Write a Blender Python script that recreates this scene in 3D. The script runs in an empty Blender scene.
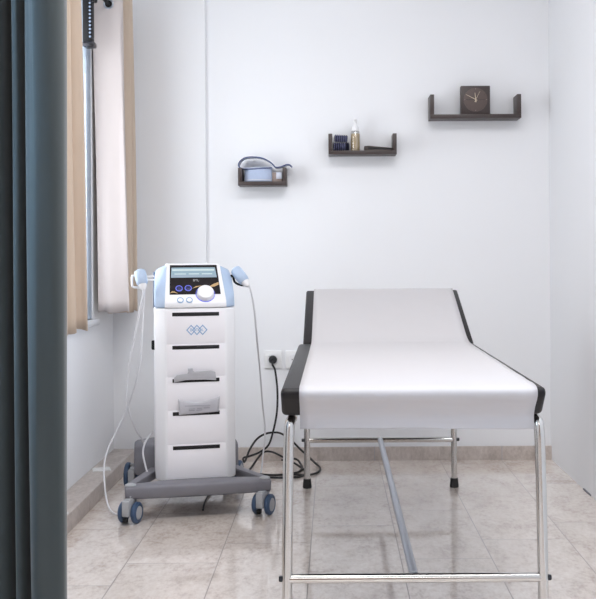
import bpy, bmesh, math, random
from mathutils import Vector, Matrix
random.seed(7)
C = bpy.context.scene.collection
PI = math.pi

# ------------------------------------------------------------------ measuring
F, CX, CY, EYE, ROLL = 985.0, 333.0, 257.0, 0.96, 0.006

def at(px, py, Y):
    """world point at distance Y along a line of sight measured in the photograph"""
    dx, dy = px - CX, py - CY
    ux, uy = dx - ROLL * dy, dy + ROLL * dx
    return Vector((ux * Y / F, Y, EYE - uy * Y / F))

# ------------------------------------------------------------------ materials
def lin(c):
    return tuple(((v / 255) / 12.92 if v / 255 <= 0.04045 else ((v / 255 + 0.055) / 1.055) ** 2.4) for v in c) + (1.0,)

def mat(name, col, rough=0.5, metal=0.0, var=0.06, scale=30.0, bump=0.0, bscale=200.0, sheen=0.0,
        trans=0.0, emit=None, es=0.0, coat=0.0, spec=0.5, stretch=None):
    m = bpy.data.materials.new(name); m.use_nodes = True
    nt = m.node_tree; N = nt.nodes; L = nt.links
    b = N['Principled BSDF']; out = N['Material Output']
    tc = N.new('ShaderNodeTexCoord'); nz = N.new('ShaderNodeTexNoise')
    nz.inputs['Scale'].default_value = scale; nz.inputs['Detail'].default_value = 4
    src = tc.outputs['Object']
    if stretch:
        mp = N.new('ShaderNodeMapping'); mp.inputs['Scale'].default_value = stretch
        L.new(src, mp.inputs['Vector']); src = mp.outputs['Vector']
    L.new(src, nz.inputs['Vector'])
    mx = N.new('ShaderNodeMix'); mx.data_type = 'RGBA'
    base = lin(col)
    mx.inputs['A'].default_value = tuple(min(1, v * (1 - var)) for v in base[:3]) + (1,)
    mx.inputs['B'].default_value = tuple(min(1, v * (1 + var)) for v in base[:3]) + (1,)
    L.new(nz.outputs['Fac'], mx.inputs['Factor'])
    L.new(mx.outputs['Result'], b.inputs['Base Color'])
    b.inputs['Roughness'].default_value = rough
    b.inputs['Metallic'].default_value = metal
    b.inputs['Specular IOR Level'].default_value = spec
    if coat: b.inputs['Coat Weight'].default_value = coat
    if sheen:
        b.inputs['Sheen Weight'].default_value = sheen; b.inputs['Sheen Roughness'].default_value = 0.4
    if emit:
        b.inputs['Emission Color'].default_value = lin(emit); b.inputs['Emission Strength'].default_value = es
    if bump:
        nb = N.new('ShaderNodeTexNoise'); nb.inputs['Scale'].default_value = bscale; nb.inputs['Detail'].default_value = 3
        L.new(tc.outputs['Object'], nb.inputs['Vector'])
        bp = N.new('ShaderNodeBump'); bp.inputs['Strength'].default_value = bump; bp.inputs['Distance'].default_value = 0.002
        L.new(nb.outputs['Fac'], bp.inputs['Height']); L.new(bp.outputs['Normal'], b.inputs['Normal'])
    if trans:
        tr = N.new('ShaderNodeBsdfTranslucent'); L.new(mx.outputs['Result'], tr.inputs['Color'])
        ms = N.new('ShaderNodeMixShader'); ms.inputs['Fac'].default_value = trans
        L.new(b.outputs['BSDF'], ms.inputs[1]); L.new(tr.outputs['BSDF'], ms.inputs[2])
        L.new(ms.outputs['Shader'], out.inputs['Surface'])
    return m

def clear(name, tint=(255, 255, 255), gloss=0.08):
    m = bpy.data.materials.new(name); m.use_nodes = True
    nt = m.node_tree; N = nt.nodes; L = nt.links
    N.remove(N['Principled BSDF'])
    t = N.new('ShaderNodeBsdfTransparent'); t.inputs['Color'].default_value = lin(tint)
    g = N.new('ShaderNodeBsdfGlossy'); g.inputs['Roughness'].default_value = 0.05
    ms = N.new('ShaderNodeMixShader')
    ms.inputs['Fac'].default_value = gloss; L.new(t.outputs['BSDF'], ms.inputs[1]); L.new(g.outputs['BSDF'], ms.inputs[2])
    L.new(ms.outputs['Shader'], N['Material Output'].inputs['Surface'])
    return m

def tile_material(name, joints=True, cols=((200, 184, 174), (231, 219, 210), (247, 239, 232))):
    """grey-beige cement-look porcelain; 0.29 x 0.6 m tiles laid with a third-bond offset"""
    m = bpy.data.materials.new(name); m.use_nodes = True
    nt = m.node_tree; N = nt.nodes; L = nt.links; b = N['Principled BSDF']
    tc = N.new('ShaderNodeTexCoord'); geo = tc.outputs['Object']
    def math_(op, a, bb=None, c=None):
        n = N.new('ShaderNodeMath'); n.operation = op
        for i, v in enumerate((a, bb, c)):
            if v is None: continue
            if isinstance(v, (int, float)): n.inputs[i].default_value = v
            else: L.new(v, n.inputs[i])
        return n.outputs[0]
    sp = N.new('ShaderNodeSeparateXYZ'); L.new(geo, sp.inputs[0])
    u = math_('DIVIDE', math_('SUBTRACT', sp.outputs['X'], 0.4986), 0.289)
    k = math_('FLOOR', u)
    v = math_('DIVIDE', math_('SUBTRACT', math_('SUBTRACT', sp.outputs['Y'], 3.337), math_('MULTIPLY', k, 0.21)), 0.602)
    j = math_('FLOOR', v)
    fu = math_('SUBTRACT', u, k); fv = math_('SUBTRACT', v, j)
    du = math_('MULTIPLY', math_('MINIMUM', fu, math_('SUBTRACT', 1.0, fu)), 0.289)
    dv = math_('MULTIPLY', math_('MINIMUM', fv, math_('SUBTRACT', 1.0, fv)), 0.602)
    d = math_('MINIMUM', du, dv)
    grout = math_('LESS_THAN', d, 0.0017)
    cv = N.new('ShaderNodeCombineXYZ'); L.new(k, cv.inputs[0]); L.new(j, cv.inputs[1])
    wn = N.new('ShaderNodeTexWhiteNoise'); wn.noise_dimensions = '3D'; L.new(cv.outputs[0], wn.inputs['Vector'])
    # each tile carries its own patch of the cement figure
    off = N.new('ShaderNodeVectorMath'); off.operation = 'MULTIPLY_ADD'
    L.new(wn.outputs['Color'], off.inputs[0]); off.inputs[1].default_value = (9, 9, 9); L.new(geo, off.inputs[2])
    st = N.new('ShaderNodeMapping'); st.inputs['Scale'].default_value = (1.6, 0.9, 1.0); L.new(off.outputs[0], st.inputs['Vector'])
    n1 = N.new('ShaderNodeTexNoise'); n1.inputs['Scale'].default_value = 7; n1.inputs['Detail'].default_value = 8; n1.inputs['Roughness'].default_value = 0.65
    n1.inputs['Distortion'].default_value = 0.15
    n2 = N.new('ShaderNodeTexNoise'); n2.inputs['Scale'].default_value = 45; n2.inputs['Detail'].default_value = 5; n2.inputs['Roughness'].default_value = 0.7
    L.new(st.outputs[0], n1.inputs['Vector']); L.new(st.outputs[0], n2.inputs['Vector'])
    mixn = math_('ADD', math_('MULTIPLY', n1.outputs['Fac'], 0.55), math_('MULTIPLY', n2.outputs['Fac'], 0.45))
    rp = N.new('ShaderNodeValToRGB'); e = rp.color_ramp.elements
    e[0].position = 0.36; e[0].color = lin(cols[0]); e[1].position = 0.66; e[1].color = lin(cols[2])
    mid = e.new(0.5); mid.color = lin(cols[1])
    L.new(mixn, rp.inputs[0])
    hv = N.new('ShaderNodeHueSaturation')
    L.new(math_('ADD', math_('MULTIPLY', wn.outputs['Value'], 0.10), 0.95), hv.inputs['Value']); L.new(rp.outputs[0], hv.inputs['Color'])
    if joints:
        mx = N.new('ShaderNodeMix'); mx.data_type = 'RGBA'; L.new(grout, mx.inputs['Factor'])
        L.new(hv.outputs[0], mx.inputs['A']); mx.inputs['B'].default_value = lin((150, 141, 135))
        L.new(mx.outputs['Result'], b.inputs['Base Color'])
        L.new(math_('ADD', math_('MULTIPLY', grout, 0.5), math_('ADD', math_('MULTIPLY', mixn, 0.12), 0.07)), b.inputs['Roughness'])
        bp = N.new('ShaderNodeBump'); bp.inputs['Strength'].default_value = 0.3; bp.inputs['Distance'].default_value = 0.001
        L.new(math_('SUBTRACT', 1.0, grout), bp.inputs['Height']); L.new(bp.outputs[0], b.inputs['Normal'])
    else:
        L.new(hv.outputs[0], b.inputs['Base Color']); b.inputs['Roughness'].default_value = 0.35
    b.inputs['Specular IOR Level'].default_value = 0.9
    if joints: b.inputs['Coat Weight'].default_value = 0.7; b.inputs['Coat Roughness'].default_value = 0.05; b.inputs['Coat IOR'].default_value = 1.6
    return m

M = dict(
    wall=mat('wall_paint', (241, 242, 245), 0.75, var=0.012, scale=3, bump=0.05, bscale=260),
    ceil=mat('ceiling_paint', (245, 245, 244), 0.85, var=0.01),
    floor=tile_material('floor_tile'),
    skirt=tile_material('skirting_tile', False, ((172, 160, 152), (198, 187, 180), (220, 211, 205))),
    frame=mat('window_plastic', (176, 190, 206), 0.35, var=0.02),
    sill=mat('sill_white', (232, 234, 238), 0.4, var=0.02),
    glass=clear('window_glass'),
    black=mat('black_plastic', (20, 21, 24), 0.5, var=0.1, spec=0.25),
    bead=mat('bead_steel', (150, 165, 190), 0.3, 0.6),
    velvet=mat('grey_green_velvet', (64, 70, 71), 0.9, var=0.14, scale=14, bump=0.12, bscale=700, sheen=0.3, stretch=(1, 1, 0.25), spec=0.2),
    beige=mat('beige_curtain', (216, 198, 180), 0.85, var=0.06, scale=25, bump=0.1, bscale=500, trans=0.2, stretch=(1, 1, 0.2)),
    daylit_cloth=mat('beige_painted_daylit', (208, 199, 197), 0.8, var=0.03, scale=25, bump=0.1, bscale=500, trans=0.15, stretch=(1, 1, 0.2)),  # the beige curtain cloth with window daylight put into the colour
    steel=mat('dark_steel', (60, 60, 64), 0.3, 0.9),
    panel_wood=mat('tan_panelling', (150, 116, 92), 0.5, var=0.15, scale=12, stretch=(1, 1, .15)),
    chrome=mat('chrome', (205, 203, 200), 0.16, 1.0, var=0.03),
    alu=mat('satin_metal', (180, 186, 196), 0.3, 1.0, var=0.03),
    rubber=mat('black_rubber', (38, 38, 40), 0.7, var=0.1),
    vinyl=mat('dark_vinyl', (28, 24, 25), 0.42, spec=0.3, var=0.08, scale=60, bump=0.12, bscale=900),
    paper=mat('paper_sheet', (210, 207, 209), 0.7, var=0.012, scale=6, bump=0.05, bscale=60, trans=0.12),
    shell=mat('white_plastic', (244, 244, 247), 0.38, var=0.012),
    drawer=mat('drawer_plastic', (245, 243, 247), 0.42, var=0.012),
    pale=mat('pale_blue_plastic', (180, 199, 224), 0.4, var=0.02),
    base=mat('grey_cast_base', (122, 121, 128), 0.5, var=0.05, bump=0.08, bscale=500),
    tyre=mat('blue_grey_tyre', (60, 82, 112), 0.5, var=0.08),
    hub=mat('light_grey_hub', (172, 174, 178), 0.45, var=0.03),
    slot=mat('slot_black', (14, 13, 15), 0.6),
    panel=mat('gloss_black_panel', (30, 25, 27), 0.35, var=0.05, spec=0.2),
    gold=mat('gold_line', (196, 164, 118), 0.35, var=0.15),
    lcd=mat('screen_lcd', (138, 162, 174), 0.2, emit=(172, 196, 206), es=0.12, var=0.03),
    lcdbar=mat('screen_bars', (190, 205, 205), 0.2, emit=(206, 222, 218), es=0.15),
    lcdgrey=mat('screen_grey', (150, 165, 180), 0.2, emit=(150, 165, 180), es=0.1),
    ring=mat('blue_ring', (92, 98, 190), 0.3, emit=(110, 120, 230), es=0.5),
    navy=mat('navy_button', (24, 28, 84), 0.3),
    logo=mat('logo_blue', (142, 176, 212), 0.45),
    logogrey=mat('logo_grey', (186, 184, 186), 0.4),
    cable=mat('white_cable', (226, 226, 230), 0.45, var=0.02),
    cord=mat('black_cord', (24, 24, 26), 0.5, var=0.1),
    pouch=mat('grey_pouch', (186, 186, 191), 0.5, var=0.08, scale=60),
    leaf=mat('grey_leaflet', (206, 206, 213), 0.55, var=0.05, scale=90),
    print_=mat('leaflet_print', (168, 168, 178), 0.6),
    wood=mat('dark_brown_laminate', (62, 51, 49), 0.4, var=0.14, scale=40, stretch=(0.3, 6, 6)),
    clockface=mat('clock_face', (88, 74, 70), 0.5, var=0.08, scale=120),
    cream=mat('cream_hand', (206, 190, 166), 0.4),
    darkhand=mat('dark_hand', (44, 34, 32), 0.4),
    ribbed=mat('navy_ribbed', (58, 60, 92), 0.85, var=0.25, scale=90),
    strap=mat('pale_blue_strap', (176, 189, 214), 0.7, var=0.06, scale=80),
    strapin=mat('silver_strap', (206, 210, 222), 0.6, var=0.06, scale=80),
    edging=mat('navy_edging', (62, 76, 122), 0.6, var=0.1),
    carton=mat('grey_brown_card', (150, 134, 128), 0.7, var=0.1),
    liquid=mat('beige_lotion', (222, 200, 160), 0.3, var=0.04, trans=0.35),
    bottle=clear('clear_bottle', (250, 250, 250)),
    white=mat('gloss_white', (240, 240, 242), 0.3, var=0.01),
    socket=mat('socket_plastic', (240, 240, 240), 0.35, var=0.01),
    scrap=mat('white_scrap', (236, 236, 236), 0.7),
)

nt = M['ribbed'].node_tree; wv = nt.nodes.new('ShaderNodeTexWave'); wv.bands_direction = 'X'; wv.inputs['Scale'].default_value = 32; wv.inputs['Distortion'].default_value = 1.5
tcn = next(n for n in nt.nodes if n.type == 'TEX_COORD'); mxn = next(n for n in nt.nodes if n.type == 'MIX')
nt.links.new(tcn.outputs['Object'], wv.inputs['Vector']); nt.links.new(wv.outputs['Fac'], mxn.inputs['Factor'])
mxn.inputs['A'].default_value = lin((30, 32, 52)); mxn.inputs['B'].default_value = lin((104, 106, 138))

# ------------------------------------------------------------------ mesh helpers
def new(): return bmesh.new()

def merge(bm, tmp, mx=None):
    if mx is not None: bmesh.ops.transform(tmp, matrix=mx, verts=tmp.verts)
    me = bpy.data.meshes.new('tmp'); tmp.to_mesh(me); tmp.free()
    bm.from_mesh(me); bpy.data.meshes.remove(me)
    return bm

def box(bm, c, s, bev=0.0, seg=2, mx=None):
    t = bmesh.new(); bmesh.ops.create_cube(t, size=1.0)
    bmesh.ops.scale(t, vec=Vector(s), verts=t.verts)
    if bev: bmesh.ops.bevel(t, geom=t.edges[:], offset=bev, segments=seg, profile=0.5, affect='EDGES')
    m = Matrix.Translation(Vector(c))
    return merge(bm, t, (mx @ m) if mx is not None else m)

def boxb(bm, x0, x1, y0, y1, z0, z1, bev=0.0, seg=2, mx=None):
    return box(bm, ((x0 + x1) / 2, (y0 + y1) / 2, (z0 + z1) / 2), (x1 - x0, y1 - y0, z1 - z0), bev, seg, mx)

def hull(bm, pts, bev=0.0, seg=2, mx=None):
    t = bmesh.new()
    for p in pts: t.verts.new(p)
    bmesh.ops.convex_hull(t, input=t.verts)
    bmesh.ops.dissolve_limit(t, angle_limit=0.02, verts=t.verts, edges=t.edges)
    if bev: bmesh.ops.bevel(t, geom=t.edges[:], offset=bev, segments=seg, profile=0.5, affect='EDGES')
    return merge(bm, t, mx)

def prism(bm, poly, y0, y1, bev=0.0, mx=None):
    """polygon in x,z extruded along y"""
    t = bmesh.new()
    a = [t.verts.new((x, y0, z)) for x, z in poly]; b = [t.verts.new((x, y1, z)) for x, z in poly]
    t.faces.new(a); t.faces.new(b[::-1])
    for i in range(len(poly)):
        j = (i + 1) % len(poly); t.faces.new((a[j], a[i], b[i], b[j]))
    bmesh.ops.recalc_face_normals(t, faces=t.faces)
    if bev: bmesh.ops.bevel(t, geom=t.edges[:], offset=bev, segments=2, profile=0.5, affect='EDGES')
    return merge(bm, t, mx)

def catmull(pts, n=8, closed=False):
    P = [Vector(p) for p in pts]; out = []
    cnt = len(P)
    for i in range(cnt if closed else cnt - 1):
        if closed: a, b, c, d = P[i - 1], P[i], P[(i + 1) % cnt], P[(i + 2) % cnt]
        else: a, b, c, d = P[max(i - 1, 0)], P[i], P[i + 1], P[min(i + 2, cnt - 1)]
        for s in range(n):
            t = s / n
            out.append(0.5 * ((2 * b) + (c - a) * t + (2 * a - 5 * b + 4 * c - d) * t * t + (3 * b - a - 3 * c + d) * t ** 3))
    if not closed: out.append(P[-1])
    return out

def tube(bm, pts, r, n=10, closed=False, mx=None):
    P = [Vector(p) for p in pts]; t = bmesh.new(); rings = []
    tan0 = (P[1] - P[0]).normalized()
    nrm = tan0.orthogonal().normalized()
    for i, p in enumerate(P):
        if closed: tg = (P[(i + 1) % len(P)] - P[i - 1]).normalized()
        else: tg = (P[min(i + 1, len(P) - 1)] - P[max(i - 1, 0)]).normalized()
        nrm = (nrm - tg * nrm.dot(tg)).normalized(); bn = tg.cross(nrm)
        rings.append([t.verts.new(p + r * (math.cos(2 * PI * k / n) * nrm + math.sin(2 * PI * k / n) * bn)) for k in range(n)])
    m = len(rings)
    for i in range(m if closed else m - 1):
        a, b = rings[i], rings[(i + 1) % m]
        for k in range(n): t.faces.new((a[k], a[(k + 1) % n], b[(k + 1) % n], b[k]))
    if not closed: t.faces.new(rings[0][::-1]); t.faces.new(rings[-1])
    return merge(bm, t, mx)

def lathe(bm, prof, n=28, mx=None):
    t = bmesh.new(); rings = []
    for r, z in prof:
        if r < 1e-6: rings.append([t.verts.new((0, 0, z))])
        else: rings.append([t.verts.new((r * math.cos(2 * PI * k / n), r * math.sin(2 * PI * k / n), z)) for k in range(n)])
    for a, b in zip(rings, rings[1:]):
        for k in range(n):
            q = [a[k % len(a)], a[(k + 1) % len(a)], b[(k + 1) % len(b)], b[k % len(b)]]
            f = []
            for v in q:
                if v not in f: f.append(v)
            if len(f) > 2: t.faces.new(f)
    return merge(bm, t, mx)

def ribbon(bm, path, w_axis, width, thick):
    """a flat band: path points, width along w_axis"""
    w = Vector(w_axis).normalized(); P = [Vector(p) for p in path]; rows = []
    for i, p in enumerate(P):
        tg = (P[min(i + 1, len(P) - 1)] - P[max(i - 1, 0)]).normalized(); n = tg.cross(w).normalized() * thick / 2
        rows.append([bm.verts.new(q) for q in (p - n, p + n, p + n + w * width, p - n + w * width)])
    for a, b in zip(rows, rows[1:]):
        for k in range(4): bm.faces.new((a[k], a[(k + 1) % 4], b[(k + 1) % 4], b[k]))
    bm.faces.new(rows[0][::-1]); bm.faces.new(rows[-1])
    return bm

def axis_mx(p, d):
    """local z along d, at p"""
    return Matrix.Translation(Vector(p)) @ Vector(d).normalized().to_track_quat('Z', 'Y').to_matrix().to_4x4()

def root_of(o):
    while o.parent is not None: o = o.parent
    return o

def obj(name, bm, m, parent=None, loc=None, world=False, angle=38, recalc=True):
    if recalc: bmesh.ops.recalc_face_normals(bm, faces=bm.faces)
    if loc is not None: bmesh.ops.translate(bm, vec=-Vector(loc), verts=bm.verts)
    if world and parent is not None:
        bmesh.ops.transform(bm, matrix=PMX[root_of(parent).name].inverted(), verts=bm.verts)
    me = bpy.data.meshes.new(name); bm.to_mesh(me); bm.free()
    me.materials.append(m)
    for p in me.polygons: p.use_smooth = True
    me.set_sharp_from_angle(angle=math.radians(angle))
    o = bpy.data.objects.new(name, me); C.objects.link(o)
    if loc is not None: o.location = loc
    if parent is not None: o.parent = parent
    return o

PMX = {}
def thing(name, label, cat, loc=(0, 0, 0), rz=0.0, group=None):
    o = bpy.data.objects.new(name, None); C.objects.link(o); o.empty_display_size = 0.1
    o.location = loc; o.rotation_euler = (0, 0, rz)
    PMX[o.name] = Matrix.Translation(Vector(loc)) @ Matrix.Rotation(rz, 4, 'Z')
    return tag(o, label, cat, group)

def tag(o, label, cat, group=None):
    o['label'] = label; o['category'] = cat
    if group: o['group'] = group
    return o

def struct(name, bm, m, label=None, angle=38, parent=None):
    o = obj(name, bm, m, parent, angle=angle)
    if parent is None: o['kind'] = 'structure'
    if label: o['label'] = label
    return o

def text(body, size, depth, mx):
    cu = bpy.data.curves.new('t', 'FONT'); cu.body = body; cu.size = size; cu.extrude = depth
    cu.align_x = 'CENTER'; cu.align_y = 'CENTER'
    o = bpy.data.objects.new('t', cu); C.objects.link(o)
    dg = bpy.context.evaluated_depsgraph_get()
    me = bpy.data.meshes.new_from_object(o.evaluated_get(dg))
    bpy.data.objects.remove(o); bpy.data.curves.remove(cu)
    bm = bmesh.new(); bm.from_mesh(me); bpy.data.meshes.remove(me)
    bmesh.ops.transform(bm, matrix=mx, verts=bm.verts)
    return bm

# ------------------------------------------------------------------ the room
WL, WR, WB, H = -1.035, 1.024, 4.65, 2.70
Y0 = -5.0; PIER = 4.63
bm = new(); boxb(bm, WL - 0.25, WR + 0.15, Y0, WB + 0.15, -0.1, 0.0); struct('floor', bm, M['floor'], 'glossy grey beige tiled floor')
bm = new(); boxb(bm, WL - 0.25, WR + 0.15, Y0, WB + 0.15, H, H + 0.1); struct('ceiling', bm, M['ceil'], 'white ceiling')
bm = new(); boxb(bm, WL - 0.25, WR + 0.15, WB, WB + 0.15, 0, H); struct('wall_back', bm, M['wall'], 'white back wall with three small shelves')
bm = new(); boxb(bm, WL - 0.25, WR + 0.15, Y0 - 0.15, Y0, 0, H); struct('wall_front', bm, M['panel_wood'], 'tan panelled wall behind the camera')
bm = new(); boxb(bm, WR, WR + 0.15, 0.2, WB, 0, H); struct('wall_right', bm, M['wall'], 'bare white right wall')
bm = new(); boxb(bm, WR, WR + 0.15, Y0, 0.2, 0, H); struct('wall_right_near', bm, M['wall'], 'white right wall behind the camera')
# left wall with two window openings (the nearer one is unseen, added to light the grey curtain)
W1 = (2.85, 4.245, 0.70, 2.25); W2 = (1.22, 1.98, 0.70, 2.25)
bm = new(); XL = WL - 0.22
boxb(bm, XL, WL, Y0, WB, 0, W1[2]); boxb(bm, XL, WL, Y0, WB, W1[3], H)
boxb(bm, XL, WL, Y0, W2[0], W1[2], W1[3]); boxb(bm, XL, WL, W2[1], W1[0], W1[2], W1[3]); boxb(bm, XL, WL, W1[1], WB, W1[2], W1[3])
struct('wall_left', bm, M['wall'], 'white left wall with a curtained window')
bm = new(); xp = at(205.3, 250, 4.6).x
boxb(bm, WL, xp, PIER, WB, 0, H); struct('wall_pier', bm, M['wall'], 'shallow white pier in the left back corner')

def window(name, w, label):
    y0, y1, z0, z1 = w
    bm = new(); t = 0.07; xa, xb = WL - 0.075, WL - 0.005
    boxb(bm, xa, xb, y0, y0 + t, z0, z1, 0.006); boxb(bm, xa, xb, y1 - t, y1, z0, z1, 0.006)
    boxb(bm, xa, xb, y0 + t, y1 - t, z0, z0 + t, 0.006); boxb(bm, xa, xb, y0 + t, y1 - t, z1 - t, z1, 0.006)
    ym = (y0 + y1) / 2 - 0.15; boxb(bm, xa, xb, ym - 0.04, ym + 0.04, z0 + t, z1 - t, 0.006)
    o = struct(name, bm, M['frame'], label)
    bm = new(); boxb(bm, WL - 0.014, WL - 0.008, y0 + t, y1 - t, z0 + t, z1 - t); obj('window_pane', bm, M['glass'], o)
    bm = new(); boxb(bm, WL - 0.03, WL + 0.022, y0 - 0.02, y1 + 0.03, z0 - 0.028, z0, 0.005); obj('window_sill', bm, M['sill'], o)
window('window_1', W1, 'window in the left wall behind the beige curtains')
window('window_added', W2, 'unseen window added in the left wall to light the grey curtain')

bm = new(); x = xp
boxb(bm, xp, WR, WB - 0.012, WB, 0, 0.064)
o = struct('baseboard_back', bm, M['skirt'], 'grey tile skirting along the back wall')
for jx in (0.19, 0.79):
    b2 = new(); boxb(b2, jx - 0.0012, jx + 0.0012, WB - 0.0124, WB - 0.004, 0, 0.0645); obj('tile_joint', b2, M['print_'], o)
bm = new(); boxb(bm, WL, -0.93, Y0, PIER, 0, 0.065, 0.004); struct('trim_1', bm, M['skirt'], 'low tiled ledge along the foot of the left wall')
bm = new(); boxb(bm, WR - 0.004, WR, 3.93, 4.04, 0.0, 0.006); struct('trim_2', bm, M['base'], 'short dark gap at the foot of the right wall')

# two torn white scraps on the ledge
for (px, py, Y, sx, sy, rz, lb) in ((93, 471, 4.17, 0.075, 0.07, 0.3, 'white scrap on the tiled ledge, nearer the machine'),
                             (66, 509, 3.44, 0.05, 0.06, -0.2, 'white scrap on the tiled ledge beside the grey curtain')):
    bm = new(); mx = Matrix.Rotation(rz, 4, 'Z')
    prism(bm, [(-sx / 2, 0), (sx / 2, 0), (sx * .42, 0.004), (-sx * .45, 0.003)], -sy / 2, sy / 2, mx=mx)
    p = at(px, py, Y); p = Vector((-0.985 if px > 80 else -0.965, Y, 0.0652))
    o = obj('paper_scrap', bm, M['scrap']); o.location = p
    tag(o, lb, 'paper scrap', 'white scraps on the ledge')

# ------------------------------------------------------------------ curtains
def sheet(name, plan_fn, z0, z1, nz, m, thick, parent=None, loc=None):
    """hanging cloth: plan_fn(t) -> list of (x, y) for height fraction t (0 = hem)"""
    bm = new(); rows = []
    for k in range(nz + 1):
        t = k / nz; z = z0 + (z1 - z0) * t
        rows.append([bm.verts.new((x, y, z + (0.004 * math.sin(i * 0.35) if k == 0 else 0))) for i, (x, y) in enumerate(plan_fn(t))])
    for a, b in zip(rows, rows[1:]):
        for i in range(len(a) - 1): bm.faces.new((a[i], a[i + 1], b[i + 1], b[i]))
    o = obj(name, bm, m, parent, loc=loc, world=parent is not None, angle=180, recalc=False)
    md = o.modifiers.new('thickness', 'SOLIDIFY'); md.thickness = thick; md.offset = 0
    return o

VP = [(-.98, 2.05), (-.93, 1.96), (-.88, 2.05), (-.83, 1.97), (-.79, 1.965), (-.76, 2.04), (-.73, 1.98), (-.695, 1.97), (-.668, 1.985), (-.660, 2.055),
      (-.652, 2.06), (-.648, 1.99), (-.638, 1.975), (-.631, 1.99), (-.6275, 2.05), (-.6235, 2.055), (-.6195, 2.0), (-.6150, 1.980), (-.6060, 1.964), (-.596, 1.952), (-.587, 1.949),
      (-.572, 1.955), (-.556, 1.966), (-.5475, 1.98), (-.5445, 2.0), (-.550, 2.03), (-.566, 2.045)]
def velvet_plan(t):
    s = 1 - min(t / 0.56, 1.0)
    out = []
    for i, (x, y) in enumerate(VP):
        k = min(max((-.56 - x) / 0.06, 0), 1)          # creases drift slightly to the right towards the floor
        out.append((x + s * (0.012 * k - .004 * (1 - k)) + 0.0015 * math.sin(5 * t + i), y + 0.006 * math.sin(7 * t + i * 0.9)))
    return [(p.x, p.y) for p in catmull([(a, b, 0) for a, b in out], 6)]
cg = sheet('curtain', velvet_plan, 0.015, H - 0.002, 40, M['velvet'], 0.004, loc=(-.75, 2.0, 0.015))
tag(cg, 'grey-green velvet partition curtain hanging in the left foreground', 'curtain')

ROD = Vector((-0.965, 0, 2.056))
def fold_plan(pts, flare, drift):
    def fn(t):
        s = 1 - t
        out = [(ROD.x + (x - ROD.x) * (1 + flare * s) + drift * s + 0.003 * math.sin(4 * t + i * 1.7),
                y + 0.006 * s * math.sin(i * 2.1 + 3 * t)) for i, (x, y) in enumerate(pts)]
        return [(p.x, p.y) for p in catmull([(a, b, 0) for a, b in out], 6)]
    return fn
t = thing('curtain', 'beige eyelet curtain bunched beside the far window edge, its front panel coloured paler for the daylight on it', 'curtain', (-0.97, 4.42, 0.69), group='beige window curtains')
far_daylit = [(-1.031, 4.236), (-1.01, 4.243), (-.975, 4.247), (-.935, 4.250), (-.912, 4.256), (-.905, 4.268)]
far_pts = [(-.905, 4.268), (-.912, 4.290), (-.985, 4.325), (-1.005, 4.345), (-.985, 4.365), (-.925, 4.385), (-.905, 4.405), (-.93, 4.425), (-1.0, 4.445), (-.99, 4.465),
           (-.93, 4.48), (-.909, 4.50), (-.93, 4.52), (-.99, 4.535), (-.985, 4.55), (-.925, 4.562)]
sheet('curtain_fabric', fold_plan(far_pts, 0.0, 0.014), 0.722, 2.14, 26, M['beige'], 0.003, t)
lo = sheet('curtain_daylit_panel', fold_plan(far_daylit, 0.0, 0.020), 0.728, 2.14, 26, M['daylit_cloth'], 0.003, t); lo['label'] = 'front panel of the beige curtain, daylight put into its paler colour'  # same curtain; the glare on its front panel is painted as paler cloth
ey = at(108.5, 4, 4.246); ROD = Vector((ey.x, 0, ey.z))
bm = new(); tube(bm, [Vector((ey.x + 0.0185 * math.cos(a), 4.2445, ey.z + 0.0185 * math.sin(a))) for a in [2 * PI * k / 24 for k in range(24)]], 0.0045, 8, True)
obj('eyelet', bm, M['alu'], t, world=True)
bm = new(); lathe(bm, [(0, 0), (0.0165, 0), (0.0165, 0.003), (0, 0.003)], 24, axis_mx((ey.x, 4.2455, ey.z), (0, -1, 0)))
obj('eyelet_hole', bm, M['slot'], t, world=True)
near_pts = []
yy = 2.72
while yy < 3.50:
    near_pts += [(-1.005, yy), (-1.0, yy + .018), (-.945, yy + .04), (-.922, yy + .055), (-.945, yy + .07), (-1.0, yy + .092)]; yy += .112
near_pts += [(-.99, 3.56), (-.94, 3.58), (-.919, 3.592), (-.93, 3.602), (-.96, 3.604)]
t = thing('curtain', 'tan pleated window curtain between the grey curtain and the open window strip', 'curtain', (-0.96, 3.1, 0.68), group='beige window curtains')
sheet('curtain_fabric', fold_plan(near_pts, 0.06, 0.020), 0.70, 2.14, 26, M['beige'], 0.003, t)
t = thing('curtain_rod', 'black curtain rod carrying the beige eyelet curtains at the window', 'curtain rod', (ROD.x, 3.5, ROD.z))
bm = new(); tube(bm, [(ROD.x, 2.62, ROD.z), (ROD.x, 4.59, ROD.z)], 0.008, 12); obj('rod', bm, M['black'], t, world=True)
for y in (2.66, 3.75):
    bm = new(); boxb(bm, WL, ROD.x, y - .008, y + .008, ROD.z - .02, ROD.z - .008, 0.002); boxb(bm, WL, WL + .006, y - .02, y + .02, ROD.z - .05, ROD.z + .03, 0.002)
    obj('rod_bracket', bm, M['black'], t, world=True)

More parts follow.
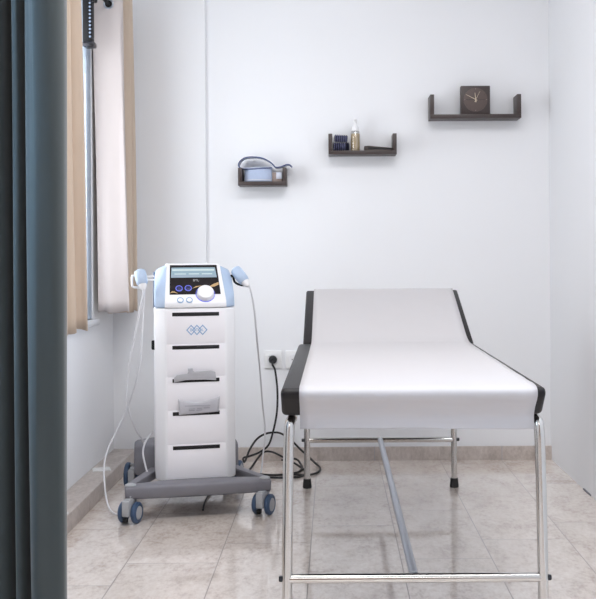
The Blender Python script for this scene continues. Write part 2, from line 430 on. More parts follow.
# black blind mechanism with its bead chain, hanging at the top of the window
p0 = at(86, 46, 4.12)
t = thing('blind_mechanism', 'black blind mechanism with a row of beads hanging in the window between beige curtains', 'window blind', (p0.x, 4.12, p0.z))
bm = new(); boxb(bm, WL - .003, WL + 0.036, 4.10, 4.15, p0.z + 0.012, 2.25, 0.006); obj('housing', bm, M['black'], t, world=True)
bm = new(); boxb(bm, WL - .003, WL + 0.045, 4.096, 4.154, p0.z - 0.006, p0.z + 0.018, 0.007); obj('end_cap', bm, M['steel'], t, world=True)
bm = new(); boxb(bm, WL, WL + .05, 4.094, 4.154, 2.035, 2.06, .007); obj('collar', bm, M['steel'], t, world=True)
bm = new()
for k in range(15): bmesh.ops.create_uvsphere(bm, u_segments=8, v_segments=6, radius=0.005, matrix=Matrix.Translation((WL + 0.03, 4.097, p0.z + 0.035 + k * 0.0155)))
obj('bead_chain', bm, M['bead'], t, world=True)

# ------------------------------------------------------------------ treatment table
BX = 0.193
bed = thing('treatment_table', 'dark vinyl treatment table on chrome legs with raised headrest end', 'treatment table', (BX, 3.2, 0))
HW = 0.3085
bm = new(); hull(bm, [(BX + s * HW, y, z) for s in (-1.033, 1) for y, z in ((2.320, .632), (2.326, .650), (2.368, .579), (3.522, .579), (3.522, .650))], 0.011, 4); obj('seat_pad', bm, M['vinyl'], bed, world=True, angle=60)
BA = math.atan2(0.173, 0.465)
hinge = Matrix.Translation((BX + 0.004, 3.536, 0.652)) @ Matrix.Rotation(BA, 4, 'X')
bm = new(); boxb(bm, -HW + .002, HW - .002, 0.0, 0.498, -0.055, 0.0, 0.008, 3, hinge); obj('backrest_pad', bm, M['vinyl'], bed, world=True, angle=60)
bm = new(); tube(bm, [(BX - .28, 3.53, .605), (BX + .28, 3.53, .605)], 0.009, 10); obj('hinge_bar', bm, M['steel'], bed, world=True)
for s in (-1, 1):
    bm = new(); tube(bm, [(BX + s * .295, 2.40, .566), (BX + s * .295, 4.12, .566)], 0.0120, 12); obj('side_rail', bm, M['chrome'], bed, world=True)
    # front leg: stands under the front edge, bends back under the pad into the rail
    pts = catmull([(BX + s * .309, 2.372, 0.012), (BX + s * .308, 2.372, .2), (BX + s * .304, 2.372, .45), (BX + s * .301, 2.372, .545), (BX + s * .298, 2.386, .562), (BX + s * .296, 2.42, .566)], 8)
    bm = new(); tube(bm, pts, 0.0128, 16); lg = obj('leg', bm, M['chrome'], bed, world=True)
    bm = new(); lathe(bm, [(0, 0), (.0165, 0), (.0175, .004), (.015, .03), (.0135, .03), (0, .03)], 16, Matrix.Translation((BX + s * .309, 2.372, 0))); obj('rubber_foot', bm, M['rubber'], lg, world=True)
    pts = catmull([(BX + s * .306, 4.10, 0.02), (BX + s * .305, 4.10, .3), (BX + s * .300, 4.10, .52), (BX + s * .298, 4.09, .56), (BX + s * .295, 4.06, .566)], 8)
    bm = new(); tube(bm, pts, 0.0128, 16); lg = obj('leg', bm, M['chrome'], bed, world=True)
    bm = new(); lathe(bm, [(0, 0), (.0175, 0), (.019, .004), (.0155, .038), (.0135, .038), (0, .038)], 16, Matrix.Translation((BX + s * .306, 4.10, 0))); obj('rubber_foot', bm, M['rubber'], lg, world=True)
    bm = new(); tube(bm, [(BX + s * .292, 4.0, .575), (BX + s * .292, 3.9, .735)], .007, 8); obj('backrest_prop', bm, M['chrome'], bed, world=True)
for y, z, mname in ((2.372, .186, 'chrome'), (4.10, .198, 'alu')):
    bm = new(); tube(bm, [(BX - .31, y, z), (BX + .31, y, z)], 0.0112, 16); cb = obj('crossbar', bm, M['chrome'], bed, world=True)
    for s in (-1, 1):
        bm = new(); lathe(bm, [(0, 0), (.0075, 0), (.0075, .008), (.006, .010), (0, .010)], 6, axis_mx((BX + s * .318, y, z), (s, 0, 0))); obj('bolt', bm, M['steel'], cb, world=True)
bm = new(); tube(bm, [(BX - .001, 2.385, .188), (BX - .001, 4.09, .199)], 0.0112, 14); obj('stretcher', bm, M['alu'], bed, world=True)

# disposable paper sheet over the table
prof = catmull([(0, 2.360, .546), (0, 2.362, .562), (0, 2.3605, .580), (0, 2.345, .602), (0, 2.3225, .624), (0, 2.3165, .636), (0, 2.3215, .6465), (0, 2.340, .6515), (0, 2.375, .6527), (0, 2.45, .6524), (0, 2.8, .6522), (0, 3.2, .6522),
                (0, 3.46, .6535), (0, 3.53, .6600), (0, 3.60, .6805), (0, 3.75, .7365), (0, 3.90, .7925), (0, 3.985, .824), (0, 4.006, .829), (0, 4.022, .823), (0, 4.032, .800), (0, 4.034, .74)], 7)
bm = new(); rows = []; nv = 26
for i, p in enumerate(prof):
    row = []
    for k in range(nv + 1):
        f = k / nv; xx = BX - .2745 + f * .561 + 0.004 * (p.y - 2.3) / 1.7
        wz = 0.0007 * math.sin(17 * f + 9 * p.y) + 0.0006 * math.sin(41 * p.y + 5 * f)
        back = 0.0012 * math.sin(9 * f + 2) if p.z < .6 and p.y < 2.4 else 0
        row.append(bm.verts.new((xx, p.y - back - abs(wz) * (1 if p.y < 2.33 else 0), p.z + (abs(wz) if p.y > 2.33 else 0) + (0.003 * math.sin(3 * f + 1) if i == 0 else 0))))
    rows.append(row)
for a, b in zip(rows, rows[1:]):
    for k in range(nv): bm.faces.new((a[k], a[k + 1], b[k + 1], b[k]))
o = obj('paper_sheet', bm, M['paper'], loc=(BX, 3.2, .652), angle=180)
md = o.modifiers.new('thickness', 'SOLIDIFY'); md.thickness = 0.0006; md.offset = 1
tag(o, 'white disposable paper sheet draped over the treatment table', 'paper sheet')

# ------------------------------------------------------------------ therapy machine on its cart
YAW = math.radians(12.7)
mc = thing('therapy_machine', 'white and pale blue therapy machine with drawers on a grey wheeled base', 'medical machine', (-.50, 3.635, 0), YAW)
MW = PMX[mc.name]
FY = .083
# body column
sec = [(-.115, FY), (.115, FY), (.1515, .118), (.146, .34), (.135, .36), (-.135, .36), (-.146, .34), (-.1515, .118)]
bm = new(); hull(bm, [(x, y, z) for x, y in sec for z in (.122, .770)], 0.006, 2); body = obj('body', bm, M['shell'], mc)
# console: white centre, pale blue wings
TY = .195
bm = new()
hull(bm, [(s * w, y, z) for s in (-1, 1) for w, y, z in ((.116, FY - .001, .772), (.116, FY - .001, .79), (.1030, TY, .932), (.1030, TY + .005, .9335), (.1035, .27, .938), (.108, .33, .90), (.112, .35, .772))], 0.004, 2)
obj('console', bm, M['shell'], mc)
for s in (-1, 1):
    bm = new()
    hull(bm, [(s * x, y, z) for x, y, z in ((.113, .090, .772), (.113, .092, .795), (.1010, TY + .004, .930), (.1000, .28, .934), (.104, .33, .89),
                                           (.1515, .118, .772), (.1515, .130, .82), (.1490, .19, .885), (.142, .225, .912), (.140, .29, .914), (.143, .33, .87), (.1445, .35, .772), (.112, .35, .772))], 0.006, 3)
    obj('console_wing', bm, M['pale'], mc)
bm = new(); boxb(bm, -.1475, -.135, .27, .358, .76, .905, .004); obj('rear_trim', bm, M['tyre'], mc)
# the sloping face of the console: u across, v up the slope, w outwards
B0, B1 = Vector((0, FY - .001, .79)), Vector((0, TY, .932))
vd = (B1 - B0).normalized(); nd = Vector((1, 0, 0)).cross(vd).normalized()
if nd.y > 0: nd = -nd
SL = (B1 - B0).length
face = Matrix(((1, vd.x, nd.x, 0), (0, vd.y, nd.y, 0), (0, vd.z, nd.z, 0), (0, 0, 0, 1)))
face = Matrix.Translation(B0) @ face
def onface(x0, x1, v0, v1, w0, w1, bev=0.0): return boxb(new(), x0, x1, v0, v1, w0, w1, bev, 1, face)
def taper(b0, b1, t0, t1, v0, v1, w0, w1):
    bm = new(); hull(bm, [(x, v, w) for w in (w0, w1) for x, v in ((b0, v0), (b1, v0), (t1, v1), (t0, v1))], 0, 1, face); return bm
pn = obj('control_panel', taper(-.0965, .0965, -.0900, .0900, .040, SL - .001, -.002, .0015), M['panel'], mc)
sc = obj('screen', taper(-.0885, .087, -.0845, .0825, .119, SL - .014, -.001, .0025), M['lcd'], mc)
obj('screen_bar', onface(-.082, .079, SL - .030, SL - .022, .002, .0030), M['lcdbar'], sc)
obj('screen_bar', onface(-.0865, .085, .121, .130, .002, .0030), M['lcdgrey'], sc)
for a, b in ((-.074, -.03), (-.02, .02), (.03, .07)): obj('screen_bar', onface(a, b, .134, .138, .002, .0030), M['lcdbar'], sc)
bm = text('BTL', 0.014, 0.0004, face @ Matrix.Translation((.006, .105, .002))); obj('panel_logo', bm, M['logogrey'], pn)
for pts in (((-.096, .044), (-.087, .054), (-.078, .053), (-.064, .042), (-.078, .048), (-.087, .048)),
            ((-.010, .066), (.004, .077), (.028, .080), (.006, .072)), ((.050, .072), (.070, .086), (.092, .096), (.092, .084), (.074, .074))):
    bm = new(); t_ = [bm.verts.new(face @ Vector((x, v, .0021))) for x, v in pts]; bm.faces.new(t_)
    g = bmesh.ops.extrude_face_region(bm, geom=bm.faces[:]); bmesh.ops.translate(bm, vec=nd * .0006, verts=[v for v in g['geom'] if isinstance(v, bmesh.types.BMVert)])
    obj('gold_line', bm, M['gold'], pn)
bm = new(); lathe(bm, [(0, 0), (.034, 0), (.034, .004), (.0325, .006), (.031, .02), (.029, .0235), (.024, .0245), (.0235, .0235), (0, .0235)], 40, face @ Matrix.Translation((.038, .040, -.004)))
kn = obj('knob', bm, M['white'], mc)
bm = new(); lathe(bm, [(.0345, 0), (.0365, 0), (.0365, .0035), (.0345, .0035)], 40, face @ Matrix.Translation((.038, .040, -.001))); obj('knob_ring', bm, M['ring'], kn)
for x, v, big in ((-.060, .067, 1), (-.0255, .068, 1), (-.0575, .012, 0), (-.024, .012, 0)):
    r = .0105 if big else .0095
    bm = new(); lathe(bm, [(r, 0), (r + .003, 0), (r + .003, .003), (r, .003)], 24, face @ Matrix.Translation((x, v, .0010))); rg = obj('button', bm, M['ring'] if big else M['logo'], mc)
    bm = new(); lathe(bm, [(0, 0), (r, 0), (r, .0025), (r * .7, .0045), (0, .005)], 24, face @ Matrix.Translation((x, v, .0010))); obj('button_cap', bm, M['navy'] if big else M['white'], rg)
# drawers, each with its black grip slot
SZ = (.7487, .6240, .4996, .3750, .2468)
for i, z in enumerate(SZ):
    top = z + .012; bot = (SZ[i + 1] + .0135) if i < 4 else .130
    bm = new(); boxb(bm, -.1085, .1085, FY - .0018, FY + .01, bot, top, .0012); d = obj('drawer', bm, M['drawer'], mc)
    bm = new(); boxb(bm, -.089, .087, FY - .0032, FY + .004, z - .008, z + .006, .001); obj('grip_slot', bm, M['slot'], d)
# three linked diamonds
bm = new()
for k in (-1, 0, 1):
    cx, cz, hx, hz = .003 + k * .0215, .688, .0185, .0200
    for r0 in (1.0,):
        out = [(hx, 0), (0, hz), (-hx, 0), (0, -hz)]; inn = [(x * .74, z * .74) for x, z in out]
        for q in range(4):
            a, b, c_, d_ = out[q], out[(q + 1) % 4], inn[(q + 1) % 4], inn[q]
            t2 = bmesh.new(); vs = [t2.verts.new((cx + p[0], 0, cz + p[1])) for p in (a, b, c_, d_)]; t2.faces.new(vs)
            g = bmesh.ops.extrude_face_region(t2, geom=t2.faces[:]); bmesh.ops.translate(t2, vec=(0, -.0008, 0), verts=[v for v in g['geom'] if isinstance(v, bmesh.types.BMVert)])
            merge(bm, t2, Matrix.Translation((0, FY - .0017 - .0002 * (k + 1), 0)))
lg = obj('logo', bm, M['logo'], mc)
for k, ch in zip((-1, 0, 1), 'BTL'):
    bm = text(ch, .016, .0005, Matrix.Translation((k * .0215 + .003, FY - .0023, .688)) @ Matrix.Rotation(PI / 2, 4, 'X')); obj('logo_letter', bm, M['logo'], lg)
# side clip
bm = new(); boxb(bm, -.160, -.145, .22, .242, .604, .640, .004); obj('side_clip', bm, M['black'], mc)
# base: front bar, two arms, rear housing
bm = new(); hull(bm, [(s * x, y, z) for s in (-1, 1) for x, y, z in ((.266, -.022, .086), (.266, .03, .086), (.269, -.02, .130), (.269, .03, .133), (0.1, -.012, .083), (.1, -.012, .129), (.1, .085, .129), (.1, .085, .085))], .008, 3)
obj('base_bar', bm, M['base'], mc)
for s in (-1, 1):
    bm = new(); hull(bm, [(s * x, y, z) for z in (.10, .134) for x, y in ((.268, .02), (.235, .02), (.12, .30), (.165, .30))], .006, 2); obj('base_arm', bm, M['base'], mc)
    bm = new(); lathe(bm, [(0, 0), (.02, 0), (.02, .004), (.012, .008), (0, .009)], 20, Matrix.Translation((s * .247, .008, .131))); obj('bolt_cap', bm, M['hub'], mc)
bm = new(); hull(bm, [(.205 * x - .010, y, z) for x, y, z in [(s * a, b, c) for s in (-1, 1) for a, b, c in ((1.04, .44, .075), (1.04, .55, .075), (1.04, .45, .188), (1.02, .55, .198), (.7, .38, .08), (.7, .38, .205), (.7, .55, .208))]], .008, 3); obj('rear_housing', bm, M['base'], mc)
bm = new(); boxb(bm, -.12, .12, .06, .5, .088, .128, .006); obj('base_plate', bm, M['base'], mc)
def caster(x, y, yaw, r=.0425):
    mx = Matrix.Translation((x, y, 0)) @ Matrix.Rotation(yaw, 4, 'Z')
    bm = new(); boxb(bm, -.0135, .0135, -.034, .03, .028, .092, .006, 2, mx); lathe(bm, [(0, .08), (.016, .08), (.016, .1), (0, .1)], 16, mx)
    cs = obj('caster', bm, M['hub'], mc)
    for s in (-1, 1):
        wm = mx @ Matrix.Translation((s * .0165, 0, r)) @ Matrix.Rotation(s * PI / 2, 4, 'Y')
        bm = new(); lathe(bm, [(.03, .0), (r - .003, 0), (r, .004), (r, .014), (r - .004, .018), (r - .012, .019), (r - .014, .017), (.012, .017), (.012, 0), (.03, 0)], 32, wm); w = obj('wheel', bm, M['tyre'], cs)
        bm = new(); lathe(bm, [(0, .0165), (r - .014, .0165), (r - .0145, .0185), (.008, .0205), (0, .0205)], 28, wm); obj('hub_cap', bm, M['hub'], w)
    bm = new(); boxb(bm, -.0085, .0085, -.050, -.034, .012, .028, .003, 2, mx); obj('brake_pedal', bm, M['black'], cs)
    bm = new(); boxb(bm, -.0145, .0145, -r - .006, -.016, .03, .088, .006, 2, mx); obj('hood', bm, M['hub'], cs)
caster(-.248, -.006, math.radians(-27), .0385); caster(.240, -.004, math.radians(-32), .0385)
caster(-.222, .545, math.radians(-14), .053); caster(.19, .52, math.radians(-20), .050)
# holders at both sides of the console
def wl(p): return MW.inverted() @ Vector(p)
pL = at(141, 278, 3.74); pR = at(240.5, 275.5, 3.86)
bm = new()
loop = [at(x, y, 3.735) for x, y in ((132, 277.5), (133, 275.8), (137, 276.2), (144, 276.5), (144, 286.5), (137, 287.5), (133.3, 287), (132, 285))]
tube(bm, catmull(loop, 5, True), .0045, 8, True)
for py in (276.5, 280): tube(bm, [at(144, py, 3.735), at(154, py, 3.75)], .0035, 8)
obj('handpiece_holder', bm, M['white'], mc, world=True)
bm = new()
loop = [at(x, y, 3.85) for x, y in ((233, 275), (234.5, 281.5), (239, 284.5), (245, 285), (247, 282))]
tube(bm, catmull(loop, 5), .0045, 8); tube(bm, [at(231, 276, 3.86), at(236, 276, 3.85)], .006, 8)
obj('handpiece_holder', bm, M['black'], mc, world=True)

# handpieces resting in the holders
def handpiece(label, a, b, r, cable_pts, name='handpiece'):
    a, b = Vector(a), Vector(b); d = (b - a); Ln = d.length
    h = thing(name, label, 'handpiece', tuple(a), group='handpieces of the machine')
    bm = new(); lathe(bm, [(0, 0), (r * .6, .001), (r * .9, .006), (r, .016), (r, Ln * .55), (r * .92, Ln * .8), (r * .75, Ln * .86), (0, Ln * .86)], 24, axis_mx(a, d)); obj('grip', bm, M['pale'], h, world=True)
    bm = new(); lathe(bm, [(0, Ln * .84), (r * .7, Ln * .84), (r * .62, Ln), (r * .3, Ln * 1.15), (0, Ln * 1.15)], 20, axis_mx(a, d)); obj('nozzle', bm, M['white'], h, world=True)
    bm = new(); tube(bm, catmull(cable_pts, 10), .0035, 8); obj('cord', bm, M['cable'], h, world=True)
    return h
A = at(139.5, 270, 3.74); Bp = at(143, 287, 3.715)
handpiece('pale blue handpiece hooked at the left of the machine, by the curtain', A, Bp, .0225,
          [Bp + Vector((0, 0, .002)), at(143, 294, 3.71), at(137, 325, 3.74), at(130, 360, 3.80), at(127, 385, 3.84), at(128.5, 410, 3.88), at(136, 430, 3.95), at(143, 441, 4.0), at(147, 452, 4.02)])
A = at(234.5, 268.5, 3.86); Bp = at(246.5, 284, 3.83)
handpiece('pale blue handpiece lying slanted in the black holder at the right of the machine', A, Bp, .0225,
          [Bp, at(250, 288, 3.83), at(254, 308, 3.86), at(257, 340, 3.95), at(260, 372, 4.1), at(262.5, 405, 4.25), at(265, 430, 4.33), at(263, 455, 4.36), at(259.5, 478, 4.33), at(250, 481.5, 4.22)])
def cable(label, pts, r=.0035, m='cable', name='cable', cat='cable', group=None):
    pts = [Vector(p) for p in pts]
    bm = new(); tube(bm, catmull(pts, 10), r, 8); o = obj(name, bm, M[m], loc=tuple(pts[-1])); return tag(o, label, cat, group)
cable('thin white cable looping from the left holder over the tiled ledge', [at(144.5, 288, 3.712), at(142, 330, 3.74), at(140.5, 360, 3.78), at(133.5, 390, 3.85), at(125.5, 412, 3.9), at(116, 432, 3.9), at(107, 452, 3.87),
       at(104, 472, 3.82), Vector((-.865, 3.75, .03)), Vector((-.82, 3.68, .006)), Vector((-.775, 3.66, .02)), Vector((-.757, 3.662, .085))], group='white cables left of the machine')
cable('short white cable arching from the side of the machine body to its grey base', [MW @ Vector((-.158, .24, .285)), at(152, 433, 3.9), at(146, 441, 3.86), at(143, 452, 3.84), at(145.5, 466, 3.82), at(148.5, 477, 3.80)], group='white cables left of the machine')

# pouch and leaflet stuck into the drawer slots
zs = SZ[2]
poly = [(-.084, zs - .006), (-.084, zs + .012), (-.074, zs + .021), (-.060, zs + .024), (-.034, zs + .027), (-.031, zs + .034), (-.0335, zs + .047), (-.015, zs + .048), (-.014, zs + .037), (-.008, zs + .034), (.055, zs + .036), (.070, zs + .031), (.0735, zs + .004), (.074, zs - .002), (.03, zs + .002), (-.04, zs + .002)]
lean = Matrix.Translation((0, FY - .006, zs)) @ Matrix.Rotation(math.radians(14), 4, 'X') @ Matrix.Translation((0, 0, -zs))
bm = new(); prism(bm, poly, -.004, .0, .0008, MW @ lean); o = obj('pouch', bm, M['pouch'], loc=tuple(MW @ Vector((0, FY - .006, zs))))
tag(o, 'grey flat pouch with a small tab, standing in the third drawer slot', 'pouch')
zs = SZ[3]
lf = thing('leaflet', 'silver grey printed leaflet curling out of the fourth drawer slot', 'leaflet', tuple(MW @ Vector((.01, FY - .006, zs))), YAW)
bm = new(); rows = []
for k in range(9):
    t_ = k / 8; row = []
    for i in range(15):
        f = i / 14; x = -.066 + .148 * f - (.004 * t_ if f < .3 else 0) + (.004 * t_ if f > .8 else 0)
        z = zs - .005 + .008 * f * (1 - t_) + t_ * (.046 + .016 * (2 * f - 1) ** 2 + .006 * f)
        y = FY - .007 - .010 * math.sin(t_ * 1.6) - .006 * t_ * (2 * f - 1) ** 2
        row.append(bm.verts.new(MW @ Vector((x, y, z))))
    rows.append(row)
for a, b in zip(rows, rows[1:]):
    for i in range(14): bm.faces.new((a[i], a[i + 1], b[i + 1], b[i]))
o = obj('sheet', bm, M['leaf'], lf, world=True, angle=180); md = o.modifiers.new('t', 'SOLIDIFY'); md.thickness = .001; md.offset = 0
for x0, x1, zz in ((-.03, -.006, .018), (0, .018, .019), (.026, .048, .020), (-.03, -.008, .012), (-.002, .02, .0125), (-.045, .05, .030)):
    bm = new(); y = FY - .007 - .010 * math.sin((zz + .005) / .05 * 1.6) - .0028
    boxb(bm, x0, x1, y, y + .0022, zs + zz - .0012, zs + zz + .0012, 0, 1, MW); obj('print_line', bm, M['print_'], lf, world=True)

# ------------------------------------------------------------------ shelves
def shelf(label, x0, x1, z0, h, D=.10):
    t = thing('wall_shelf', label, 'shelf', ((x0 + x1) / 2, WB, z0), group='U-shaped wall shelves'); tk = .018
    bm = new(); boxb(bm, x0, x1, WB - D, WB, z0, z0 + tk, .001); obj('board', bm, M['wood'], t, world=True)
    for a, b in ((x0, x0 + tk), (x1 - tk, x1)):
        bm = new(); boxb(bm, a, b, WB - D, WB, z0 + tk, z0 + h, .001); obj('upright', bm, M['wood'], t, world=True)
    return z0 + tk
YF = WB - .10
def px2(px, py, Y=YF): p = at(px, py, Y); return p.x, p.z
a = px2(238, 185.5); b = px2(286.5, 185)
t1 = shelf('dark brown U-shaped wall shelf holding the pale blue strap, smallest and lowest', a[0], b[0], a[1], .082)
a = px2(328.5, 154.5); b = px2(396.8, 154)
t2 = shelf('dark brown U-shaped wall shelf holding the lotion bottle, middle of the three', a[0], b[0], (a[1] + b[1]) / 2, .096)
a = px2(430.3, 119); b = px2(521.3, 117)
t3 = shelf('dark brown U-shaped wall shelf holding the clock, largest and highest', a[0], b[0], (a[1] + b[1]) / 2, .110)

# clock
cl, cr = px2(461, 100, 4.575)[0], px2(490, 100, 4.575)[0]; cxm = (cl + cr) / 2; S = (cr - cl)
ck = thing('clock', 'square dark brown table clock on the highest shelf', 'clock', (cxm, 4.575, t3))
bm = new(); boxb(bm, cl, cr, 4.572, 4.612, t3, t3 + S, .002); obj('case', bm, M['wood'], ck, world=True)
fm = axis_mx((cxm, 4.572, t3 + S * .52), (0, -1, 0)); cc = Vector((cxm, 4.572, t3 + S * .52)); R = S * .41
bm = new(); lathe(bm, [(0, 0), (R, 0), (R, .0015), (R - .002, .002), (0, .002)], 48, fm); obj('dial', bm, M['clockface'], ck, world=True)
def hand(nm, ang, ln, tail, w, m, y):
    d = Vector((math.sin(ang), 0, math.cos(ang))); n = Vector((d.z, 0, -d.x)); bm = new(); o0 = cc + Vector((0, y, 0))
    hull(bm, [o0 + d * l + n * s * ww + Vector((0, dy, 0)) for l, ww in ((-tail, w), (ln, w * .5)) for s in (-1, 1) for dy in (0, -.0008)]); obj(nm, bm, M[m], ck, world=True)
hand('hour_hand', math.radians(-6), R * .58, .012, .0022, 'cream', -.003); hand('minute_hand', math.radians(-62), R * .92, .008, .0016, 'cream', -.0042)
hand('alarm_hand', math.radians(27), R * .8, .012, .001, 'cream', -.0054)
hand('second_hand', math.radians(90), R * .85, R * .8, .0012, 'darkhand', -.0025)
for k in range(12):
    an = k * PI / 6; d = Vector((math.sin(an), 0, math.cos(an))); bm = new()
    n = Vector((d.z, 0, -d.x)); hull(bm, [cc + d * l + n * s * .0009 + Vector((0, y, 0)) for l in (R * .86, R * .96) for s in (-1, 1) for y in (-.0015, -.0028)]); obj('hour_mark', bm, M['wood' if k % 3 else 'carton'], ck, world=True)

# lotion bottle
bx = px2(355.3, 140, 4.60)[0]; bt = Matrix.Translation((bx, 4.60, t2))
bo = thing('pump_bottle', 'clear pump bottle of beige lotion with a white pump on the middle shelf', 'bottle', (bx, 4.60, t2))
bm = new(); lathe(bm, [(0, 0), (.020, 0), (.0215, .003), (.0215, .088), (.019, .096), (.012, .100), (.012, .104), (.0112, .104), (.0112, .0995), (.018, .0953), (.0206, .088), (.0206, .004), (0, .002)], 28, bt); obj('bottle_body', bm, M['bottle'], bo, world=True)
bm = new(); lathe(bm, [(0, .003), (.0198, .003), (.0202, .006), (.0202, .082), (0, .082)], 28, bt); obj('lotion', bm, M['liquid'], bo, world=True)
bm = new(); lathe(bm, [(0, .0955), (.0175, .0955), (.0175, .108), (.015, .116), (.008, .118), (.007, .135), (0, .135)], 24, bt); obj('collar', bm, M['white'], bo, world=True)
bm = new(); lathe(bm, [(0, .133), (.009, .133), (.0105, .138), (.0095, .150), (.006, .155), (0, .156)], 20, bt); boxb(bm, -.004, .004, -.03, 0, .142, .150, .003, 2, bt); obj('pump_head', bm, M['white'], bo, world=True)
# ribbed rolls, one on the other
def roll(label, px0, px1, zc, y, rr, tilt):
    x0, x1 = px2(px0, 145, y)[0], px2(px1, 145, y)[0]; Ln = x1 - x0; n = 7; prof = [(0, 0)]
    for k in range(n * 6 + 1):
        f = k / (n * 6); prof.append((rr * (1 - .26 * (0.5 + 0.5 * math.cos(f * n * 2 * PI))) * (1 if 0.03 < f < .97 else .86), f * Ln))
    prof.append((0, Ln)); bm = new()
    lathe(bm, prof, 22, Matrix.Translation((x0, y, zc)) @ Matrix.Rotation(tilt, 4, 'Y') @ Matrix.Rotation(PI / 2, 4, 'Y') @ Matrix.Scale(1.0, 4))
    o = obj('ribbed_roll', bm, M['ribbed'], loc=(x0, y, zc - rr), angle=80); tag(o, label, 'fabric roll', 'navy ribbed rolls')
roll('navy ribbed fabric roll lying on the middle shelf board, underneath', 333.2, 346.2, t2 + .0215, 4.59, .0215, 0)
roll('navy ribbed fabric roll resting on top of another roll', 334.3, 347.6, t2 + .0605, 4.588, .019, .05)
roll('navy ribbed fabric roll standing behind the others by the bottle', 345.0, 349.2, t2 + .024, 4.625, .024, 0)
# flat case
x0, x1 = px2(364.5, 150)[0], px2(393.0, 150)[0]; y0 = 4.57
fc = thing('flat_case', 'flat dark brown case lying at the right of the middle shelf', 'case', ((x0 + x1) / 2, 4.6, t2))
bm = new(); boxb(bm, x0, x1, y0, 4.635, t2, t2 + .007, .001); obj('case_base', bm, M['wood'], fc, world=True)
bm = new(); hull(bm, [(x, y, z) for y in (y0, 4.635) for x, z in ((x0, t2 + .007), (x0, t2 + .022), (x0 + .02, t2 + .024), (x1, t2 + .013), (x1, t2 + .011))], .001, 1); obj('case_lid', bm, M['wood'], fc, world=True)
bm = new(); hull(bm, [(x, y, z) for y in (y0 - .001, y0 + .01) for x, z in ((x0 + .018, t2 + .008), (x0 + .018, t2 + .018), (x1 - .01, t2 + .011), (x1 - .01, t2 + .009))]); obj('case_gap', bm, M['slot'], fc, world=True)

# strap roll on the left shelf
s0, s1 = px2(244, 176, 4.57)[0], px2(271.5, 176, 4.57)[0]; sy = 4.60
st = thing('strap_roll', 'pale blue strap with navy edging rolled up on the smallest shelf', 'strap', ((s0 + s1) / 2, sy, t1))
cxs, rx, ry, hb = (s0 + s1) / 2, (s1 - s0) / 2, .032, .064
ov = []
for k in range(73):
    an = -PI / 2 + 2 * PI * k / 36; sh = 1 - .10 * k / 72
    ov.append((cxs + rx * sh * max(-1, min(1, 1.15 * math.cos(an))), sy + ry * sh * math.sin(an), t1 + .003))
bm = new(); ribbon(bm, ov, (0, 0, 1), hb, .0025); obj('band', bm, M['strap'], st, world=True)
for zz in (.004, hb - .006):
    bm = new(); ribbon(bm, [(cxs + (p[0] - cxs) * 1.02, sy + (p[1] - sy) * 1.05, t1 + .003 + zz) for p in ov[:37]], (0, 0, 1), .005, .0015); obj('edging', bm, M['strapin'], st, world=True)
lp = [px2(px, py, 4.57) for px, py in ((272, 167.8), (262, 168.3), (250, 169), (242, 168.5), (238.5, 165.5), (240.5, 160.8), (246, 157.6), (254, 157), (262, 158), (268.5, 161), (273, 164.5), (275.5, 167.2), (281, 166.8), (286, 164.8), (289.5, 164.8), (292, 167))]
lpz = catmull([(x, 4.568, z) for x, z in lp], 6)
bm = new(); ribbon(bm, lpz, (0, 1, 0), .055, .0028); lpo = obj('loop', bm, M['strapin'], st, world=True, angle=60)
bm = new(); tube(bm, [p + Vector((0, -.001, 0)) for p in lpz], .0026, 8); obj('edging', bm, M['edging'], lpo, world=True)
bm = new(); tube(bm, [p + Vector((0, .056, 0)) for p in lpz], .0022, 8); obj('edging', bm, M['edging'], lpo, world=True)
x0, x1 = px2(272.3, 176, 4.585)[0], px2(282.0, 176, 4.585)[0]
cb = thing('small_box', 'small grey-brown box beside the strap on the smallest shelf', 'box', ((x0 + x1) / 2, 4.6, t1))
bm = new(); boxb(bm, x0, x1, 4.585, 4.64, t1, t1 + .045, .001); obj('box_body', bm, M['carton'], cb, world=True)
bm = new(); boxb(bm, x0 + .018, x1, 4.583, 4.641, t1 + .014, t1 + .0455, .001); obj('box_panel', bm, M['strapin'], cb, world=True)

# ------------------------------------------------------------------ sockets and cord
so = []
for px, lb in ((273, 'white wall socket with a black plug in it'), (294.2, 'empty white wall socket half hidden behind the treatment table')):
    p = at(px, 359.5, WB - .01); s = thing('wall_socket', lb, 'socket', (p.x, WB, p.z), group='wall sockets')
    bm = new(); box(bm, (p.x, WB - .006, p.z), (.081, .012, .083), .003, 2); obj('face_plate', bm, M['socket'], s, world=True)
    bm = new(); lathe(bm, [(.0275, 0), (.0275, .002), (.0255, .0026), (.0215, .0026), (.0215, .0006), (0, .0006)], 32, axis_mx((p.x, WB - .012, p.z), (0, -1, 0))); sk = obj('socket_ring', bm, M['white'], s, world=True)
    if px > 280:
        for dx in (-.0095, .0095):
            bm = new(); lathe(bm, [(0, 0), (.0028, 0), (.0028, .0008), (0, .0008)], 10, axis_mx((p.x + dx, WB - .0124, p.z), (0, -1, 0))); obj('pin_hole', bm, M['slot'], sk, world=True)
    so.append(p)
p = so[0]
pc = thing('power_cord', 'black power cord plugged into the wall socket and coiled on the floor', 'power cord', (p.x, WB - .03, 0))
bm = new(); lathe(bm, [(0, 0), (.0185, 0), (.0195, .004), (.0185, .018), (.012, .024), (.0065, .030), (0, .030)], 24, axis_mx((p.x, WB - .013, p.z), (0, -1, 0))); obj('plug', bm, M['cord'], pc, world=True)
def fl(px, py):                       # a point lying on the floor
    dy = (py - CY) + ROLL * (px - CX); Y = min((EYE - .006) * F / dy, WB - .03); q = at(px, py, Y); return Vector((q.x, Y, max(q.z, .006)))
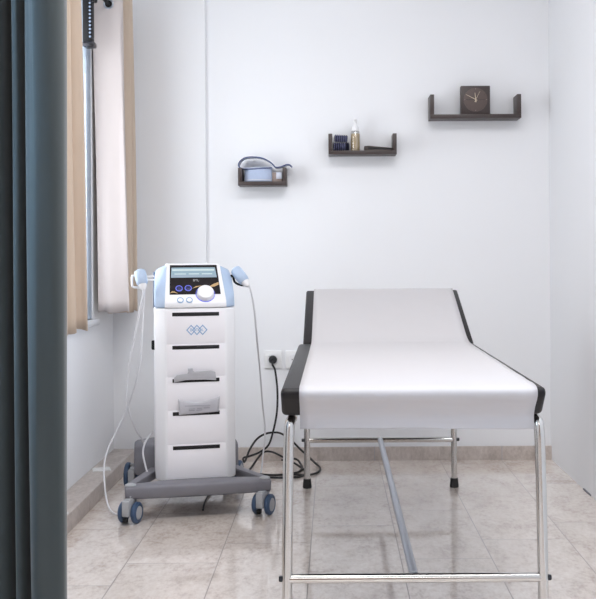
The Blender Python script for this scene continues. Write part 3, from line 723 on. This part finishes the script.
pts = [Vector((p.x, WB - .040, p.z - .002)), Vector((p.x, WB - .052, p.z - .02)), at(275, 370, 4.60), at(277, 385, 4.60), at(277.5, 400, 4.60), at(276.5, 415, 4.59), at(273, 432, 4.585), at(268.5, 445, 4.57), at(260, 452, 4.53), at(250, 456, 4.50), at(243.5, 458, 4.48),
       at(244, 462, 4.46), at(246, 459, 4.50), at(250, 449, 4.56), at(257, 439, 4.60), at(265, 434, 4.61), at(273, 432.5, 4.62), at(281, 433.5, 4.62), at(291, 440, 4.62), at(300, 449, 4.60), at(308, 456, 4.57), at(314, 462, 4.53), fl(320, 468), fl(318, 472), fl(310, 474.5), fl(298, 474.5), fl(285, 474.5), fl(272, 475), fl(259, 474),
       fl(248, 472), fl(252, 466.5), at(258, 458, 4.52), at(264, 452, 4.55), at(272, 452, 4.56), at(281, 456, 4.54), at(290, 460.5, 4.54), fl(299, 466), fl(305, 470), fl(308, 472.6), fl(300, 476.5), fl(288, 477.5), fl(275, 477.5), fl(262, 476.5), fl(250, 473.5), fl(240, 468)]
bm = new(); tube(bm, catmull(pts, 8), .0048, 8); cd = obj('cord', bm, M['cord'], pc, world=True)
pts = [fl(282, 460), at(290, 458.5, 4.56), at(297, 459.5, 4.56), fl(301, 464.5), fl(302, 468.5), fl(297, 472.5), fl(288, 473.3)]
bm = new(); tube(bm, catmull(pts, 8), .0048, 8); obj('cord_loop', bm, M['cord'], pc, world=True)
cable('thin dark cable lying on the floor under the machine base', [fl(214, 488), fl(208, 496), fl(204.5, 503), fl(203, 510)], .0035, 'cord', 'floor_cable')

# ------------------------------------------------------------------ light
w = bpy.data.worlds.new('sky'); bpy.context.scene.world = w; w.use_nodes = True
bg = w.node_tree.nodes['Background']; bg.inputs['Color'].default_value = (1.0, .97, .96, 1); bg.inputs['Strength'].default_value = 0.85
def area(name, loc, rot, sx, sy, e, col):
    l = bpy.data.lights.new(name, 'AREA'); l.shape = 'RECTANGLE'; l.size = sx; l.size_y = sy; l.energy = e; l.color = col
    o = bpy.data.objects.new(name, l); C.objects.link(o); o.location = loc; o.rotation_euler = rot; return o
area('daylight_far_window', (WL - .35, 3.5, 1.2), (0, -PI / 2, 0), 1.6, 1.9, 50, (.88, .94, 1.0))
area('added_blue_light', (WL - .30, 1.62, 1.5), (0, -PI / 2, 0), 1.6, .7, 36, (.46, .72, 1.0))  # added blue source that picks out a fold of the grey curtain
for y, e in ((-3.4, 22), (-1.3, 16), (2.12, 40)): area('unseen_ceiling_light', (.1, y, H - .03), (0, 0, 0), 1.5, .8, e, (1.0, .985, .985))  # all out of view; the two behind the camera are added as frontal fill

# ------------------------------------------------------------------ camera
cam = bpy.data.cameras.new('camera'); co = bpy.data.objects.new('camera', cam); C.objects.link(co)
cam.sensor_fit = 'HORIZONTAL'; cam.sensor_width = 36.0; cam.lens = F / 596 * 36.0
cam.shift_x = (298 - CX) / 596; cam.shift_y = (CY - 299.5) / 596
cam.clip_start = .05
co.matrix_world = Matrix.Translation((0, 0, EYE)) @ Matrix.Rotation(PI / 2, 4, 'X') @ Matrix.Rotation(-ROLL, 4, 'Z')
sc_ = bpy.context.scene; sc_.camera = co
vs = sc_.view_settings; vs.view_transform = 'Standard'; vs.look = 'None'; vs.gamma = 1.0; vs.use_curve_mapping = False; vs.exposure = 0.0
sc_.display_settings.display_device = 'sRGB'
